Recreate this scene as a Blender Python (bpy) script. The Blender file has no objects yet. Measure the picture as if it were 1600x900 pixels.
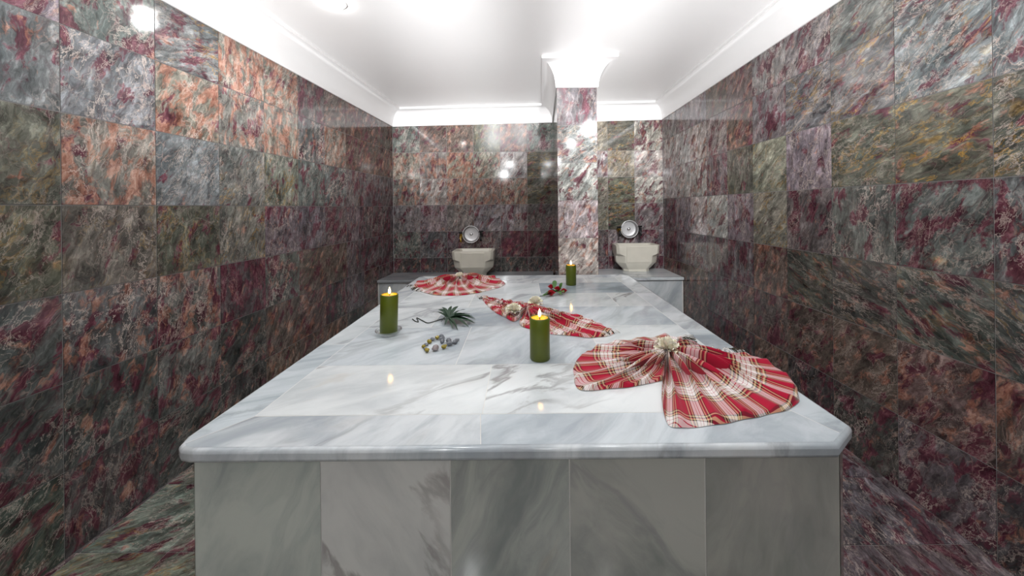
import bpy, bmesh, math, random
from mathutils import Vector, Matrix, noise
PI = math.pi
S = bpy.context.scene
C = S.collection

# ------------------------------------------------------------------ camera
EYE = 1.2
FPX = 555.0
cd = bpy.data.cameras.new('camera'); cam = bpy.data.objects.new('camera', cd); C.objects.link(cam)
cam.location = (0, 0, EYE)
cam.rotation_euler = (Matrix.Rotation(math.radians(90), 3, 'X') @ Matrix.Rotation(-0.010, 3, 'Z')).to_euler()
cd.sensor_fit = 'HORIZONTAL'; cd.sensor_width = 36.0; cd.lens = 36.0 * FPX / 1600
cd.shift_x = -16 / 1600; cd.shift_y = -126 / 1600
cd.clip_start = 0.02
S.camera = cam
# ------------------------------------------------------------------ light
S.view_settings.view_transform = 'Standard'; S.view_settings.look = 'None'
S.view_settings.exposure = 0.40; S.view_settings.gamma = 1.0
S.view_settings.use_curve_mapping = False
w = bpy.data.worlds.new('world'); S.world = w; w.use_nodes = True
w.node_tree.nodes['Background'].inputs[0].default_value = (0.95, 0.97, 1.0, 1)
w.node_tree.nodes['Background'].inputs[1].default_value = 0.2

def point(name, loc, e, r=0.05, col=(0.96, 0.985, 1.0)):
    l = bpy.data.lights.new(name, 'POINT'); l.energy = e; l.shadow_soft_size = r; l.color = col
    o = bpy.data.objects.new(name, l); o.location = loc; C.objects.link(o); return o
def spot(name, loc, target, e, ang, r=0.1, blend=1.0, col=(0.97, 0.99, 1.0)):
    l = bpy.data.lights.new(name, 'SPOT'); l.energy = e; l.shadow_soft_size = r; l.color = col
    l.spot_size = math.radians(ang); l.spot_blend = blend
    o = bpy.data.objects.new(name, l); o.location = loc; C.objects.link(o)
    o.rotation_euler = (Vector(target) - Vector(loc)).to_track_quat('-Z', 'Y').to_euler(); return o
LAMPS = [((-0.26, 0.62, 2.12), 8), ((0.72, 0.60, 2.12), 8), ((-0.5, -1.6, 2.12), 26), ((0.7, -1.4, 2.12), 15)]
for lc, e in LAMPS: point('ceiling_lamp_light', lc, e, 0.05)
UP = math.tan(math.radians(17.8))
for bx, tx, e in ((-0.7, -1.1, 960), (0.7, 1.25, 1000), (0.0, 0.05, 640)):     # added unseen spots behind the viewer, thrown up to brighten the ceiling
    spot('added_wash_light', (bx, -1.7, 0.95), (tx, 2.6, 0.95+4.3*UP), e, 33 if bx else 28, 0.10, 0.8)
spot('ceiling_spot_light', (0.88, 1.15, 2.22), (1.05, 3.8, 1.0), 130, 52, 0.04, 0.8)

# ------------------------------------------------------------------ helpers
def tag(o, label=None, cat=None, group=None, kind=None):
    if label: o['label'] = label
    if cat: o['category'] = cat
    if group: o['group'] = group
    if kind: o['kind'] = kind
    return o
def empty(name, loc, label, cat, group=None, rz=0):
    o = bpy.data.objects.new(name, None); C.objects.link(o); o.location = loc; o.rotation_euler = (0, 0, rz)
    o.empty_display_size = 0.05
    return tag(o, label, cat, group)
def link(name, bm, mat, parent=None, smooth=False):
    me = bpy.data.meshes.new(name); bm.to_mesh(me); bm.free()
    for m in (mat if isinstance(mat, (list, tuple)) else [mat]): me.materials.append(m)
    if smooth:
        for p in me.polygons: p.use_smooth = True
    o = bpy.data.objects.new(name, me); C.objects.link(o)
    if parent: o.parent = parent
    return o
def autosmooth(o, deg=35):
    bm = bmesh.new(); bm.from_mesh(o.data)
    for f in bm.faces: f.smooth = True
    for e in bm.edges:
        if len(e.link_faces) == 2 and e.calc_face_angle(0) > math.radians(deg): e.smooth = False
    bm.to_mesh(o.data); bm.free(); return o
def bevel(o, wd, seg=2, deg=40):
    m = o.modifiers.new('bevel', 'BEVEL'); m.width = wd; m.segments = seg; m.limit_method = 'ANGLE'; m.angle_limit = math.radians(deg)
    return o
def add_box(bm, x0, x1, y0, y1, z0, z1):
    v = [bm.verts.new(p) for p in ((x0,y0,z0),(x1,y0,z0),(x1,y1,z0),(x0,y1,z0),(x0,y0,z1),(x1,y0,z1),(x1,y1,z1),(x0,y1,z1))]
    for f in ((3,2,1,0),(4,5,6,7),(0,1,5,4),(1,2,6,5),(2,3,7,6),(3,0,4,7)): bm.faces.new([v[i] for i in f])
def add_prism(bm, pts, z0, z1):
    a = [bm.verts.new((p[0], p[1], z0)) for p in pts]; b = [bm.verts.new((p[0], p[1], z1)) for p in pts]
    n = len(pts)
    for i in range(n): bm.faces.new((a[i], a[(i+1) % n], b[(i+1) % n], b[i]))
    bm.faces.new(b); bm.faces.new(a[::-1])
def add_lathe(bm, prof, n=32, cx=0, cy=0, mat=0, close=False):
    rings = []
    for r, z in prof:
        if r < 1e-6: rings.append([bm.verts.new((cx, cy, z))])
        else: rings.append([bm.verts.new((cx + r*math.cos(2*PI*i/n), cy + r*math.sin(2*PI*i/n), z)) for i in range(n)])
    for a, b in zip(rings, rings[1:]):
        for i in range(n):
            j = (i+1) % n
            if len(a) == 1 and len(b) == 1: continue
            if len(a) == 1: f = bm.faces.new((a[0], b[j], b[i]))
            elif len(b) == 1: f = bm.faces.new((a[i], a[j], b[0]))
            else: f = bm.faces.new((a[i], a[j], b[j], b[i]))
            f.material_index = mat
def add_tube(bm, pts, r, n=8):
    pts = [Vector(p) for p in pts]; rr = r if isinstance(r, (list, tuple)) else [r]*len(pts)
    prev = None; up = Vector((0.13, 0.21, 0.97))
    rings = []
    for i, p in enumerate(pts):
        t = (pts[min(i+1, len(pts)-1)] - pts[max(i-1, 0)]).normalized()
        a = t.cross(up)
        if a.length < 1e-3: a = t.cross(Vector((1, 0, 0)))
        a.normalize(); b = t.cross(a)
        rings.append([bm.verts.new(p + (a*math.cos(2*PI*k/n) + b*math.sin(2*PI*k/n))*rr[i]) for k in range(n)])
    for a, b in zip(rings, rings[1:]):
        for k in range(n): bm.faces.new((a[k], a[(k+1) % n], b[(k+1) % n], b[k]))
    bm.faces.new(rings[0][::-1]); bm.faces.new(rings[-1])
def spline(pts, n):
    """catmull-rom through pts, n samples even by arc length"""
    P = [Vector(p) for p in pts]; out = []
    for i in range(len(P)-1):
        p0, p1, p2, p3 = P[max(i-1, 0)], P[i], P[i+1], P[min(i+2, len(P)-1)]
        for k in range(24):
            t = k/24
            out.append(0.5*((2*p1) + (p2-p0)*t + (2*p0-5*p1+4*p2-p3)*t*t + (3*p1-p0-3*p2+p3)*t*t*t))
    out.append(P[-1])
    L = [0]
    for a, b in zip(out, out[1:]): L.append(L[-1] + (b-a).length)
    res = []; j = 0
    for i in range(n):
        s = L[-1]*i/(n-1)
        while j < len(L)-2 and L[j+1] < s: j += 1
        f = (s-L[j])/max(1e-9, L[j+1]-L[j]); res.append(out[j].lerp(out[j+1], f))
    return res

# ------------------------------------------------------------------ materials
class NT:
    def __init__(s, name):
        s.m = bpy.data.materials.new(name); s.m.use_nodes = True; s.t = s.m.node_tree
        s.b = s.t.nodes['Principled BSDF']
    def n(s, typ, **kw):
        x = s.t.nodes.new(typ)
        for k, v in kw.items():
            if k == 'ins':
                for a, b in v.items():
                    if hasattr(b, 'is_output'): s.t.links.new(b, x.inputs[a])
                    else: x.inputs[a].default_value = b
            else: setattr(x, k, v)
        return x
    def math(s, op, a, b=None, c=None, clamp=False):
        ins = {0: a}
        if b is not None: ins[1] = b
        if c is not None: ins[2] = c
        return s.n('ShaderNodeMath', operation=op, use_clamp=clamp, ins=ins).outputs[0]
    def vmath(s, op, a, b):
        return s.n('ShaderNodeVectorMath', operation=op, ins={0: a, 1: b}).outputs[0]
    def noise(s, vec, scale, detail=4, rough=0.55, dist=0.0, dims='3D'):
        return s.n('ShaderNodeTexNoise', noise_dimensions=dims, ins={'Vector': vec, 'Scale': scale, 'Detail': detail, 'Roughness': rough, 'Distortion': dist})
    def smooth(s, v, a, b, lo=0.0, hi=1.0):
        return s.n('ShaderNodeMapRange', interpolation_type='SMOOTHSTEP', ins={'Value': v, 'From Min': a, 'From Max': b, 'To Min': lo, 'To Max': hi}).outputs[0]
    def mix(s, f, a, b, mode='MIX'):
        x = s.n('ShaderNodeMix', data_type='RGBA', blend_type=mode)
        for k, v in ((0, f), (6, a), (7, b)):
            if hasattr(v, 'is_output'): s.t.links.new(v, x.inputs[k])
            else: x.inputs[k].default_value = v
        return x.outputs[2]
    def ramp(s, f, stops, interp='LINEAR'):
        x = s.n('ShaderNodeValToRGB', ins={0: f}); cr = x.color_ramp; cr.interpolation = interp
        while len(cr.elements) < len(stops): cr.elements.new(0.5)
        for e, (p, c) in zip(cr.elements, stops): e.position = p; e.color = (*c, 1) if len(c) == 3 else c
        return x.outputs[0]
    def attr(s, name):
        return s.n('ShaderNodeAttribute', attribute_type='GEOMETRY', attribute_name=name)
    def out(s, **kw):
        for k, v in kw.items():
            k = k.replace('_', ' ')
            if hasattr(v, 'is_output'): s.t.links.new(v, s.b.inputs[k])
            else: s.b.inputs[k].default_value = v
        return s.m
    def bump(s, h, st=0.2, d=0.01):
        x = s.n('ShaderNodeBump', ins={'Height': h, 'Strength': st, 'Distance': d}); s.t.links.new(x.outputs[0], s.b.inputs['Normal'])
def v4(c): return (c[0], c[1], c[2], 1)
def plain(name, col, rough=0.4, var=0.12, scale=30, **kw):
    k = NT(name); tc = k.n('ShaderNodeTexCoord').outputs['Object']
    f = k.noise(tc, scale, 4).outputs[0]
    c = k.mix(f, v4([x*(1-var) for x in col]), v4([min(1, x*(1+var)) for x in col]))
    return k.out(Base_Color=c, Roughness=rough, **kw)

def breccia():
    k = NT('breccia_marble')
    uv = k.n('ShaderNodeTexCoord').outputs['UV']
    s = k.vmath('MULTIPLY', uv, (0.62, 1.12, 1.0))
    w1 = k.noise(s, 8.0, 4, 0.6).outputs[1]
    q = k.vmath('ADD', s, k.vmath('MULTIPLY', k.vmath('SUBTRACT', w1, (0.5,)*3), (0.095, 0.095, 0)))
    w2 = k.noise(q, 38.0, 3, 0.6).outputs[1]
    q = k.vmath('ADD', q, k.vmath('MULTIPLY', k.vmath('SUBTRACT', w2, (0.5,)*3), (0.018, 0.018, 0)))
    A = k.attr('ta').outputs[0]
    B = k.n('ShaderNodeSeparateColor', ins={0: k.attr('tb').outputs[0]})
    D = k.n('ShaderNodeSeparateColor', ins={0: k.attr('tc').outputs[0]})
    n1 = k.noise(q, 17, 10, 0.74).outputs[0]
    grain = k.noise(k.vmath('MULTIPLY', q, (0.3, 1.0, 1.0)), 62, 6, 0.7).outputs[0]
    n1 = k.math('MULTIPLY_ADD', k.math('SUBTRACT', grain, 0.5), 0.45, n1)
    big = k.noise(k.vmath('ADD', q, (2.0, 5.0, 0)), 7, 3, 0.5).outputs[0]
    mul = k.ramp(n1, [(0.28, (0.10,)*3), (0.43, (0.58,)*3), (0.55, (1.10,)*3), (0.72, (2.7,)*3)])
    col = k.mix(1.0, A, mul, 'MULTIPLY')
    col = k.mix(1.0, col, k.ramp(big, [(0.3, (0.62, 0.66, 0.66)), (0.7, (1.40, 1.34, 1.30))]), 'MULTIPLY')
    # pale grey fragments with dark seams
    vo = k.n('ShaderNodeTexVoronoi', feature='DISTANCE_TO_EDGE', ins={'Vector': q, 'Scale': 12.0}).outputs[0]
    seam = k.smooth(vo, 0.0, 0.045, 1.0, 0.0)
    nB = k.noise(k.vmath('ADD', q, (7.3, 2.1, 0)), 11, 9, 0.66).outputs[0]
    thr = k.math('MULTIPLY_ADD', B.outputs[0], -0.26, 0.685)
    mB = k.smooth(k.math('SUBTRACT', nB, thr), -0.02, 0.045)
    burg = k.ramp(n1, [(0.32, (0.022, 0.005, 0.010)), (0.52, (0.105, 0.026, 0.042)), (0.70, (0.28, 0.105, 0.135))])
    nR = k.noise(k.vmath('ADD', q, (17.1, 9.7, 0)), 17, 9, 0.70).outputs[0]
    thr2 = k.math('MULTIPLY_ADD', B.outputs[1], -0.25, 0.690)
    mR = k.smooth(k.math('SUBTRACT', nR, thr2), -0.03, 0.07)
    rust = k.ramp(n1, [(0.32, (0.09, 0.03, 0.02)), (0.5, (0.32, 0.145, 0.10)), (0.70, (0.66, 0.40, 0.31))])
    col = k.mix(k.math('MULTIPLY', mB, 0.90), col, burg)
    col = k.mix(k.math('MULTIPLY', mR, 0.80), col, rust)
    col = k.mix(k.math('MULTIPLY', seam, k.math('MULTIPLY', B.outputs[0], 0.65)), col, v4((0.055, 0.022, 0.028)))
    nG = k.noise(k.vmath('ADD', q, (31.7, 4.4, 0)), 9, 9, 0.66).outputs[0]
    rid = k.smooth(k.math('ABSOLUTE', k.math('SUBTRACT', nG, 0.5)), 0.0, 0.022, 1.0, 0.0)
    pat = k.smooth(k.math('SUBTRACT', nG, k.math('MULTIPLY_ADD', B.outputs[2], -0.10, 0.69)), 0.0, 0.07)
    ggate = k.smooth(k.noise(s, 6, 3).outputs[0], 0.40, 0.62)
    mG = k.math('MULTIPLY', k.math('MULTIPLY', k.math('MAXIMUM', rid, k.math('MULTIPLY', pat, 0.7)), ggate), B.outputs[2], clamp=True)
    gold = k.ramp(n1, [(0.32, (0.07, 0.04, 0.008)), (0.52, (0.33, 0.19, 0.045)), (0.70, (0.62, 0.43, 0.15))])
    col = k.mix(mG, col, gold)
    nW = k.noise(k.vmath('ADD', s, (3.3, 41.0, 0)), 4.2, 8, 0.66, 0.5).outputs[0]
    wv = k.smooth(k.math('ABSOLUTE', k.math('SUBTRACT', nW, 0.5)), 0.0, 0.009, 1.0, 0.0)
    nW2 = k.noise(k.vmath('ADD', q, (8.3, 21.0, 0)), 16, 8, 0.68).outputs[0]
    wv2 = k.smooth(k.math('ABSOLUTE', k.math('SUBTRACT', nW2, 0.5)), 0.0, 0.014, 0.8, 0.0)
    gate = k.smooth(k.noise(s, 5, 2).outputs[0], 0.38, 0.58)
    mW = k.math('MULTIPLY', k.math('MULTIPLY', k.math('MAXIMUM', wv, wv2), gate), D.outputs[0], clamp=True)
    vo2 = k.n('ShaderNodeTexVoronoi', feature='DISTANCE_TO_EDGE', ins={'Vector': q, 'Scale': 24.0, 'Randomness': 1.0}).outputs[0]
    crack = k.math('MULTIPLY', k.smooth(vo2, 0.0, 0.035, 1.0, 0.0), k.smooth(k.noise(k.vmath('ADD', s, (9.0, 1.0, 0)), 7, 4).outputs[0], 0.48, 0.62))
    col = k.mix(k.math('MULTIPLY', crack, k.math('MULTIPLY', D.outputs[0], 0.55)), col, v4((0.50, 0.36, 0.31)))
    col = k.mix(mW, col, v4((0.60, 0.50, 0.44)))
    k.out(Base_Color=col, Roughness=k.math('MULTIPLY_ADD', n1, 0.10, 0.04))
    k.b.inputs['Specular IOR Level'].default_value = 0.5
    return k.m
def white_marble(name='white_marble', rough=0.06):
    k = NT(name)
    uv = k.n('ShaderNodeTexCoord').outputs['UV']
    s = k.vmath('MULTIPLY', uv, (0.42, 1.0, 1.0))
    w1 = k.noise(s, 2.6, 4, 0.55).outputs[1]
    q = k.vmath('ADD', s, k.vmath('MULTIPLY', k.vmath('SUBTRACT', w1, (0.5,)*3), (0.35, 0.35, 0)))
    A = k.attr('ta').outputs[0]
    B = k.n('ShaderNodeSeparateColor', ins={0: k.attr('tb').outputs[0]})   # grey cloud, vein, warm stain
    cl = k.noise(q, 4.5, 8, 0.6).outputs[0]
    f = k.smooth(cl, 0.40, 0.66)
    dark = k.mix(1.0, A, v4((0.42, 0.46, 0.50)), 'MULTIPLY')
    col = k.mix(k.math('MULTIPLY', f, B.outputs[0]), A, dark)
    st = k.noise(k.vmath('MULTIPLY', q, (0.5, 1.6, 1)), 9, 8, 0.62).outputs[0]
    col = k.mix(k.math('MULTIPLY', k.smooth(st, 0.52, 0.70), k.math('MULTIPLY', B.outputs[0], 0.55)), col, dark)
    nv = k.noise(k.vmath('ADD', q, (5.2, 11.0, 0)), 2.3, 8, 0.58, 0.4).outputs[0]
    vn = k.smooth(k.math('ABSOLUTE', k.math('SUBTRACT', nv, 0.5)), 0.0, 0.032, 1.0, 0.0)
    gate = k.smooth(k.noise(s, 3.1, 2).outputs[0], 0.36, 0.56)
    vc = k.mix(B.outputs[2], v4((0.23, 0.25, 0.27)), v4((0.27, 0.23, 0.21)))
    col = k.mix(k.math('MULTIPLY', k.math('MULTIPLY', vn, gate), B.outputs[1]), col, vc)
    ns = k.noise(k.vmath('ADD', q, (15.2, 1.0, 0)), 9, 5, 0.6).outputs[0]
    col = k.mix(k.math('MULTIPLY', k.smooth(ns, 0.58, 0.76), k.math('MULTIPLY', B.outputs[2], 0.5)), col, v4((0.50, 0.40, 0.27)))
    return k.out(Base_Color=col, Roughness=k.math('MULTIPLY_ADD', cl, 0.10, rough))
def plaid():
    k = NT('plaid_cotton')
    uv = k.n('ShaderNodeTexCoord').outputs['UV']
    sp = k.n('ShaderNodeSeparateXYZ', ins={0: uv})
    R = (0.37, 0.005, 0.030); Wt = (0.74, 0.69, 0.67); K = (0.02, 0.012, 0.012); Y = (0.62, 0.47, 0.27)
    stops = [(0.0, R), (0.34, K), (0.37, Y), (0.40, K), (0.43, R), (0.455, Y), (0.485, K), (0.515, Wt), (0.60, R), (0.615, Wt), (0.68, R), (0.695, Wt), (0.77, K), (0.80, Y), (0.83, K), (0.86, R), (0.885, Y), (0.915, K), (0.945, R)]
    fu = k.math('FRACT', k.math('MULTIPLY', sp.outputs[0], 1/0.17)); fv = k.math('FRACT', k.math('MULTIPLY', sp.outputs[1], 1/0.17))
    cu = k.ramp(fu, stops, 'CONSTANT'); cv = k.ramp(fv, stops, 'CONSTANT')
    wv = k.n('ShaderNodeTexChecker', ins={'Vector': uv, 'Scale': 700.0, 'Color1': (0.42,)*3 + (1,), 'Color2': (0.58,)*3 + (1,)}).outputs[0]
    col = k.mix(wv, cu, cv)
    k.b.inputs['Sheen Weight'].default_value = 0.15
    return k.out(Base_Color=col, Roughness=0.85, Specular_IOR_Level=0.15)

M_rock = breccia(); M_white = white_marble(); M_bench = white_marble('bench_marble', 0.2)
M_plaid = plaid()
M_grout = plain('grey_grout', (0.22, 0.21, 0.205), 0.8)
M_grout_w = plain('white_grout', (0.62, 0.61, 0.58), 0.8)
M_plaster = plain('white_plaster', (0.91, 0.893, 0.888), 0.35, 0.015, 3)
M_basin = plain('cream_marble', (0.70, 0.66, 0.57), 0.32, 0.10, 9)
M_wax = plain('green_wax', (0.085, 0.108, 0.001), 0.40, 0.10, 12, Subsurface_Weight=0.25, Subsurface_Radius=(0.02, 0.012, 0.002))
M_waxtop = plain('molten_wax_glow', (0.85, 0.33, 0.012), 0.25, 0.08, 20)  # flame glow in the green wax, put into an orange colour
M_wick = plain('burnt_wick', (0.02, 0.015, 0.01), 0.9)
M_cream = plain('cream_petal', (0.95, 0.90, 0.76), 0.6, 0.06, 60, Subsurface_Weight=0.35, Subsurface_Radius=(0.01, 0.008, 0.005))
M_rose = plain('red_petal', (0.42, 0.008, 0.02), 0.5, 0.3, 60)
M_leaf = plain('green_leaf', (0.05, 0.14, 0.025), 0.4, 0.3, 40)
M_palm = plain('palm_green', (0.008, 0.034, 0.014), 0.5, 0.35, 30)
M_stem = plain('dark_stem', (0.02, 0.026, 0.018), 0.5, 0.3, 40)
M_chrome = plain('chrome', (0.72, 0.72, 0.72), 0.18, 0.05, 20, Metallic=1.0)
M_steel = plain('brushed_steel', (0.80, 0.79, 0.80), 0.38, 0.05, 20, Metallic=0.35)
M_steel_shade = plain('shaded_steel', (0.34, 0.33, 0.33), 0.25, 0.1, 20, Metallic=0.9)  # darker copy of the bowl's steel, shade of its side wall in the colour
M_brass = plain('brass', (0.55, 0.36, 0.08), 0.25, 0.1, 30, Metallic=1.0)
M_black = plain('black_handle', (0.015, 0.015, 0.016), 0.3)
M_ystone = plain('olive_stone', (0.26, 0.20, 0.02), 0.2, 0.5, 70)
M_gstone = plain('grey_stone', (0.15, 0.16, 0.18), 0.25, 0.5, 90)
M_pstone = plain('pink_grey_stone', (0.27, 0.23, 0.23), 0.25, 0.4, 90)
M_fringe = plain('fringe_white', (0.72, 0.70, 0.68), 0.9, 0.2, 80)
M_fringe_d = plain('fringe_dark', (0.05, 0.04, 0.02), 0.9, 0.6, 80)
k = NT('flame'); M_flame = k.out(Base_Color=(1, 0.8, 0.4, 1), Emission_Color=(1, 0.72, 0.30, 1), Emission_Strength=14.0)
k = NT('lamp_lens'); M_lens = k.out(Base_Color=(1, 1, 1, 1), Emission_Color=(1, 0.98, 0.95, 1), Emission_Strength=45.0)
k = NT('clear_glass')
_t = k.n('ShaderNodeBsdfTransparent', ins={0: (0.93, 0.955, 0.95, 1)}); _g = k.n('ShaderNodeBsdfGlossy', ins={0: (1, 1, 1, 1), 'Roughness': 0.03})
_f = k.n('ShaderNodeLayerWeight', ins={0: 0.35}); _m = k.n('ShaderNodeMixShader', ins={0: _f.outputs[1], 1: _t.outputs[0], 2: _g.outputs[0]})
k.t.links.new(_m.outputs[0], k.t.nodes['Material Output'].inputs[0]); M_glass = k.m

# ------------------------------------------------------------------ tiled surfaces
# class: base colour, (burgundy, rust, gold), white veins, angle of the grain in degrees
CL = {
 'G': ((0.117,0.131,0.129), (0.62,0.30,0.05), 0.8, 70),     # blue grey with burgundy
 'g': ((0.145,0.166,0.166), (0.48,0.25,0.08), 1.0, 60),     # clearer blue grey
 'P': ((0.131,0.115,0.124), (0.68,0.36,0.0), 0.7, 75),      # purple grey
 'p': ((0.204,0.183,0.194), (0.58,0.36,0.08), 0.7, 70),     # pale purple grey
 'R': ((0.189,0.180,0.158), (0.50,0.74,0.10), 0.7, 75),     # rust pink
 'r': ((0.115,0.088,0.078), (0.55,0.58,0.05), 0.4, 60),     # dark rust brown
 'O': ((0.108,0.107,0.089), (0.46,0.28,0.40), 0.5, 75),     # olive
 'Y': ((0.102,0.107,0.085), (0.40,0.36,0.95), 0.5, 22),     # olive with gold
 'y': ((0.152,0.158,0.142), (0.38,0.32,0.70), 0.6, 75),     # pale green with gold veins
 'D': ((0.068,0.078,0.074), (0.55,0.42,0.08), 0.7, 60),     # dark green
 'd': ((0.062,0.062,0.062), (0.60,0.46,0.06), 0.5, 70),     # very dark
 'B': ((0.095,0.080,0.082), (0.78,0.38,0.0), 0.4, 75),      # burgundy
 'S': ((0.090,0.096,0.088), (0.46,0.50,0.30), 0.5, -25),    # dark streaked
 's': ((0.152,0.160,0.162), (0.52,0.42,0.75), 0.6, 28),     # blue grey streaked diagonal, orange
 'K': ((0.105,0.110,0.106), (0.60,0.58,0.0), 1.0, 70),      # dark with pink white veins
 'W': ((0.350,0.330,0.325), (0.56,0.50,0.12), 0.6, 60),     # light pinkish
 'C': ((0.204,0.202,0.162), (0.25,0.32,0.70), 0.6, 40),     # cream olive
 'F': ((0.150,0.170,0.140), (0.50,0.32,0.55), 0.6, 30),     # floor green gold
}
def tile_surface(name, org, ud, vd, ulines, vlines, cls, mat=None, grout=None, gap=0.0019, seed=1, vmax=None, parent=None, tilt=0.0015):
    """tiles on the plane org + u*ud + v*vd; the first row of cls is the topmost; first letter the lowest u"""
    rnd = random.Random(seed)
    org, ud, vd = Vector(org), Vector(ud).normalized(), Vector(vd).normalized(); nn = ud.cross(vd)
    bm = bmesh.new(); uvl = bm.loops.layers.uv.new('UVMap')
    la, lb, lc = [bm.loops.layers.float_color.new(x) for x in ('ta', 'tb', 'tc')]
    def P(u, v, h=0.0): return org + ud*u + vd*v + nn*h
    q = [bm.verts.new(P(u, v, -0.0022)) for u, v in ((ulines[0], vlines[0]), (ulines[-1], vlines[0]), (ulines[-1], vlines[-1]), (ulines[0], vlines[-1]))]
    f = bm.faces.new(q); f.material_index = 1
    nr = len(vlines) - 1
    for r in range(nr):
        row = cls[min(nr-1-r, len(cls)-1)]
        for c in range(len(ulines)-1):
            ch = row[min(c, len(row)-1)]; base, amt, wv, ang = CL[ch]
            u0, u1, v0, v1 = ulines[c]+gap, ulines[c+1]-gap, vlines[r]+gap, vlines[r+1]-gap
            if u1-u0 < 0.004 or v1-v0 < 0.004: continue
            tx, ty = rnd.uniform(-tilt, tilt), rnd.uniform(-tilt, tilt)
            cu, cv = (u0+u1)/2, (v0+v1)/2
            cs = [(u0, v0), (u1, v0), (u1, v1), (u0, v1)]
            top = [bm.verts.new(P(u, v, (u-cu)*tx + (v-cv)*ty)) for u, v in cs]
            bot = [bm.verts.new(P(u, v, -0.004)) for u, v in cs]
            fs = [bm.faces.new(top)] + [bm.faces.new((bot[i], bot[(i+1) % 4], top[(i+1) % 4], top[i])) for i in range(4)]
            a = math.radians(ang + rnd.uniform(-14, 14)); ca, sa = math.cos(a), math.sin(a)
            ox, oy = rnd.uniform(-40, 40), rnd.uniform(-40, 40); br = rnd.uniform(0.88, 1.14)
            cA = (base[0]*br*rnd.uniform(.95, 1.05), base[1]*br*rnd.uniform(.95, 1.05), base[2]*br*rnd.uniform(.95, 1.05), 1)
            cB = tuple(min(1, max(0, x*rnd.uniform(0.8, 1.2))) for x in amt) + (1,)
            cC = (min(1, wv*rnd.uniform(0.5, 1.3)), 0, 0, 1)
            for f in fs:
                for l in f.loops:
                    d = l.vert.co - org; u, v = d.dot(ud), d.dot(vd)
                    l[uvl].uv = (u*ca + v*sa + ox, -u*sa + v*ca + oy); l[la] = cA; l[lb] = cB; l[lc] = cC
    return link(name, bm, [mat or M_rock, grout or M_grout], parent)

def lines(a, b, off, pitch):
    L = [a]; k = math.ceil((a-off)/pitch + 1e-6)
    while off + k*pitch < b - 0.003:
        if off + k*pitch > a + 0.003: L.append(off + k*pitch)
        k += 1
    return L + [b]
ZTOP = 2.27
YR = -2.6                                    # rear wall
def xl(y): return -1.59 + (y-1.2)*(0.115/2.86)
def xr(y): return 1.57 + (y-1.2)*(0.04/2.86)
YB = 4.06
def side_wall(name, fx, ul, vl, cls, left, seed):
    """rows of cls run from the tile nearest the viewer to the farthest one"""
    p0, p1 = Vector((fx(YR), YR, 0)), Vector((fx(YB), YB, 0)); d = (p1-p0).normalized()
    L = (p1-p0).length; sc = L/(YB-YR)
    u = [(y-YR)*sc for y in ul]
    if left: return tile_surface(name, p0, d, (0, 0, 1), u, vl, cls, seed=seed)
    return tile_surface(name, p1, -d, (0, 0, 1), [L-x for x in u][::-1], vl, [r[::-1] for r in cls], seed=seed)
def pad(rows, ul, y_first, n_extra_char):
    """rows are written from the first column at depth y_first; fill the ones nearer than it"""
    k = sum(1 for y in ul[:-1] if y < y_first-0.05)
    out = []
    for r in rows:
        r = (n_extra_char*k)[:k] + r
        r = r[:len(ul)-1] + r[-1]*(len(ul)-1-len(r)); out.append(r)
    return out

# ---- left wall
ul = lines(YR, YB, 1.225, 0.306)
vl = [0, 0.30, 0.608, 0.916, 1.224, 1.545, 1.85, ZTOP]
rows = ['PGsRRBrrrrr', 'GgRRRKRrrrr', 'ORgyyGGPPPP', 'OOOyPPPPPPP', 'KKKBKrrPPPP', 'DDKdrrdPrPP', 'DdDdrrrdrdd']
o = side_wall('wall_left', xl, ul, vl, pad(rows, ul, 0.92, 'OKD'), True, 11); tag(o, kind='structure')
# ---- right wall
ul = lines(YR, YB, 1.183, 0.3145)
vl = [0, 0.31, 0.63, 0.94, 1.283, 1.617, 1.94, ZTOP]
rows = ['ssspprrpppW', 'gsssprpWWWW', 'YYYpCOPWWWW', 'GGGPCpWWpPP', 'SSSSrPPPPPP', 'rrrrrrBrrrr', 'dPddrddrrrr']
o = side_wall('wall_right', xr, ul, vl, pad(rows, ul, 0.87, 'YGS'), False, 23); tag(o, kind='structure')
# ---- back wall (left field up to the pier, right field behind it)
x0, x1 = xl(YB), xr(YB)
ul = [0.0]
k_ = 0
while ul[-1] + 0.307 < x1-x0-0.02: ul.append(ul[-1]+0.307)
ul.append(x1-x0)
vl = [0, 0.332, 0.633, 0.934, 1.235, 1.536, 1.837, ZTOP]
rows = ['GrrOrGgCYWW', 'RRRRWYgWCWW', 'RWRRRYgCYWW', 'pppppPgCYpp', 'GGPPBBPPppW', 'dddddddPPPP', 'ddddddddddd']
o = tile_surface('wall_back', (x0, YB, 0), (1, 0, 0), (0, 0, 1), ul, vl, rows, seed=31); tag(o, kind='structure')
o = tile_surface('wall_rear', (xr(YR), YR, 0), (-1, 0, 0), (0, 0, 1), lines(0, xr(YR)-xl(YR), 0, 0.307), [0, .31, .62, .93, 1.24, 1.55, 1.86, ZTOP], ['GPROrgPRGO', 'PORGRPORGP', 'OPGRYOPGOR'], seed=77); tag(o, kind='structure')
# ---- floor
o = tile_surface('floor', (-1.9, YR, 0), (1, 0, 0), (0, 1, 0), lines(0, 3.8, 0.02, 0.31), lines(0, YB-YR, 0.13, 0.31), ['FgFPFFGFFPF', 'GFFgFPFFgFF', 'FPFFGFFgFFP'], seed=5); tag(o, kind='structure')

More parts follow.
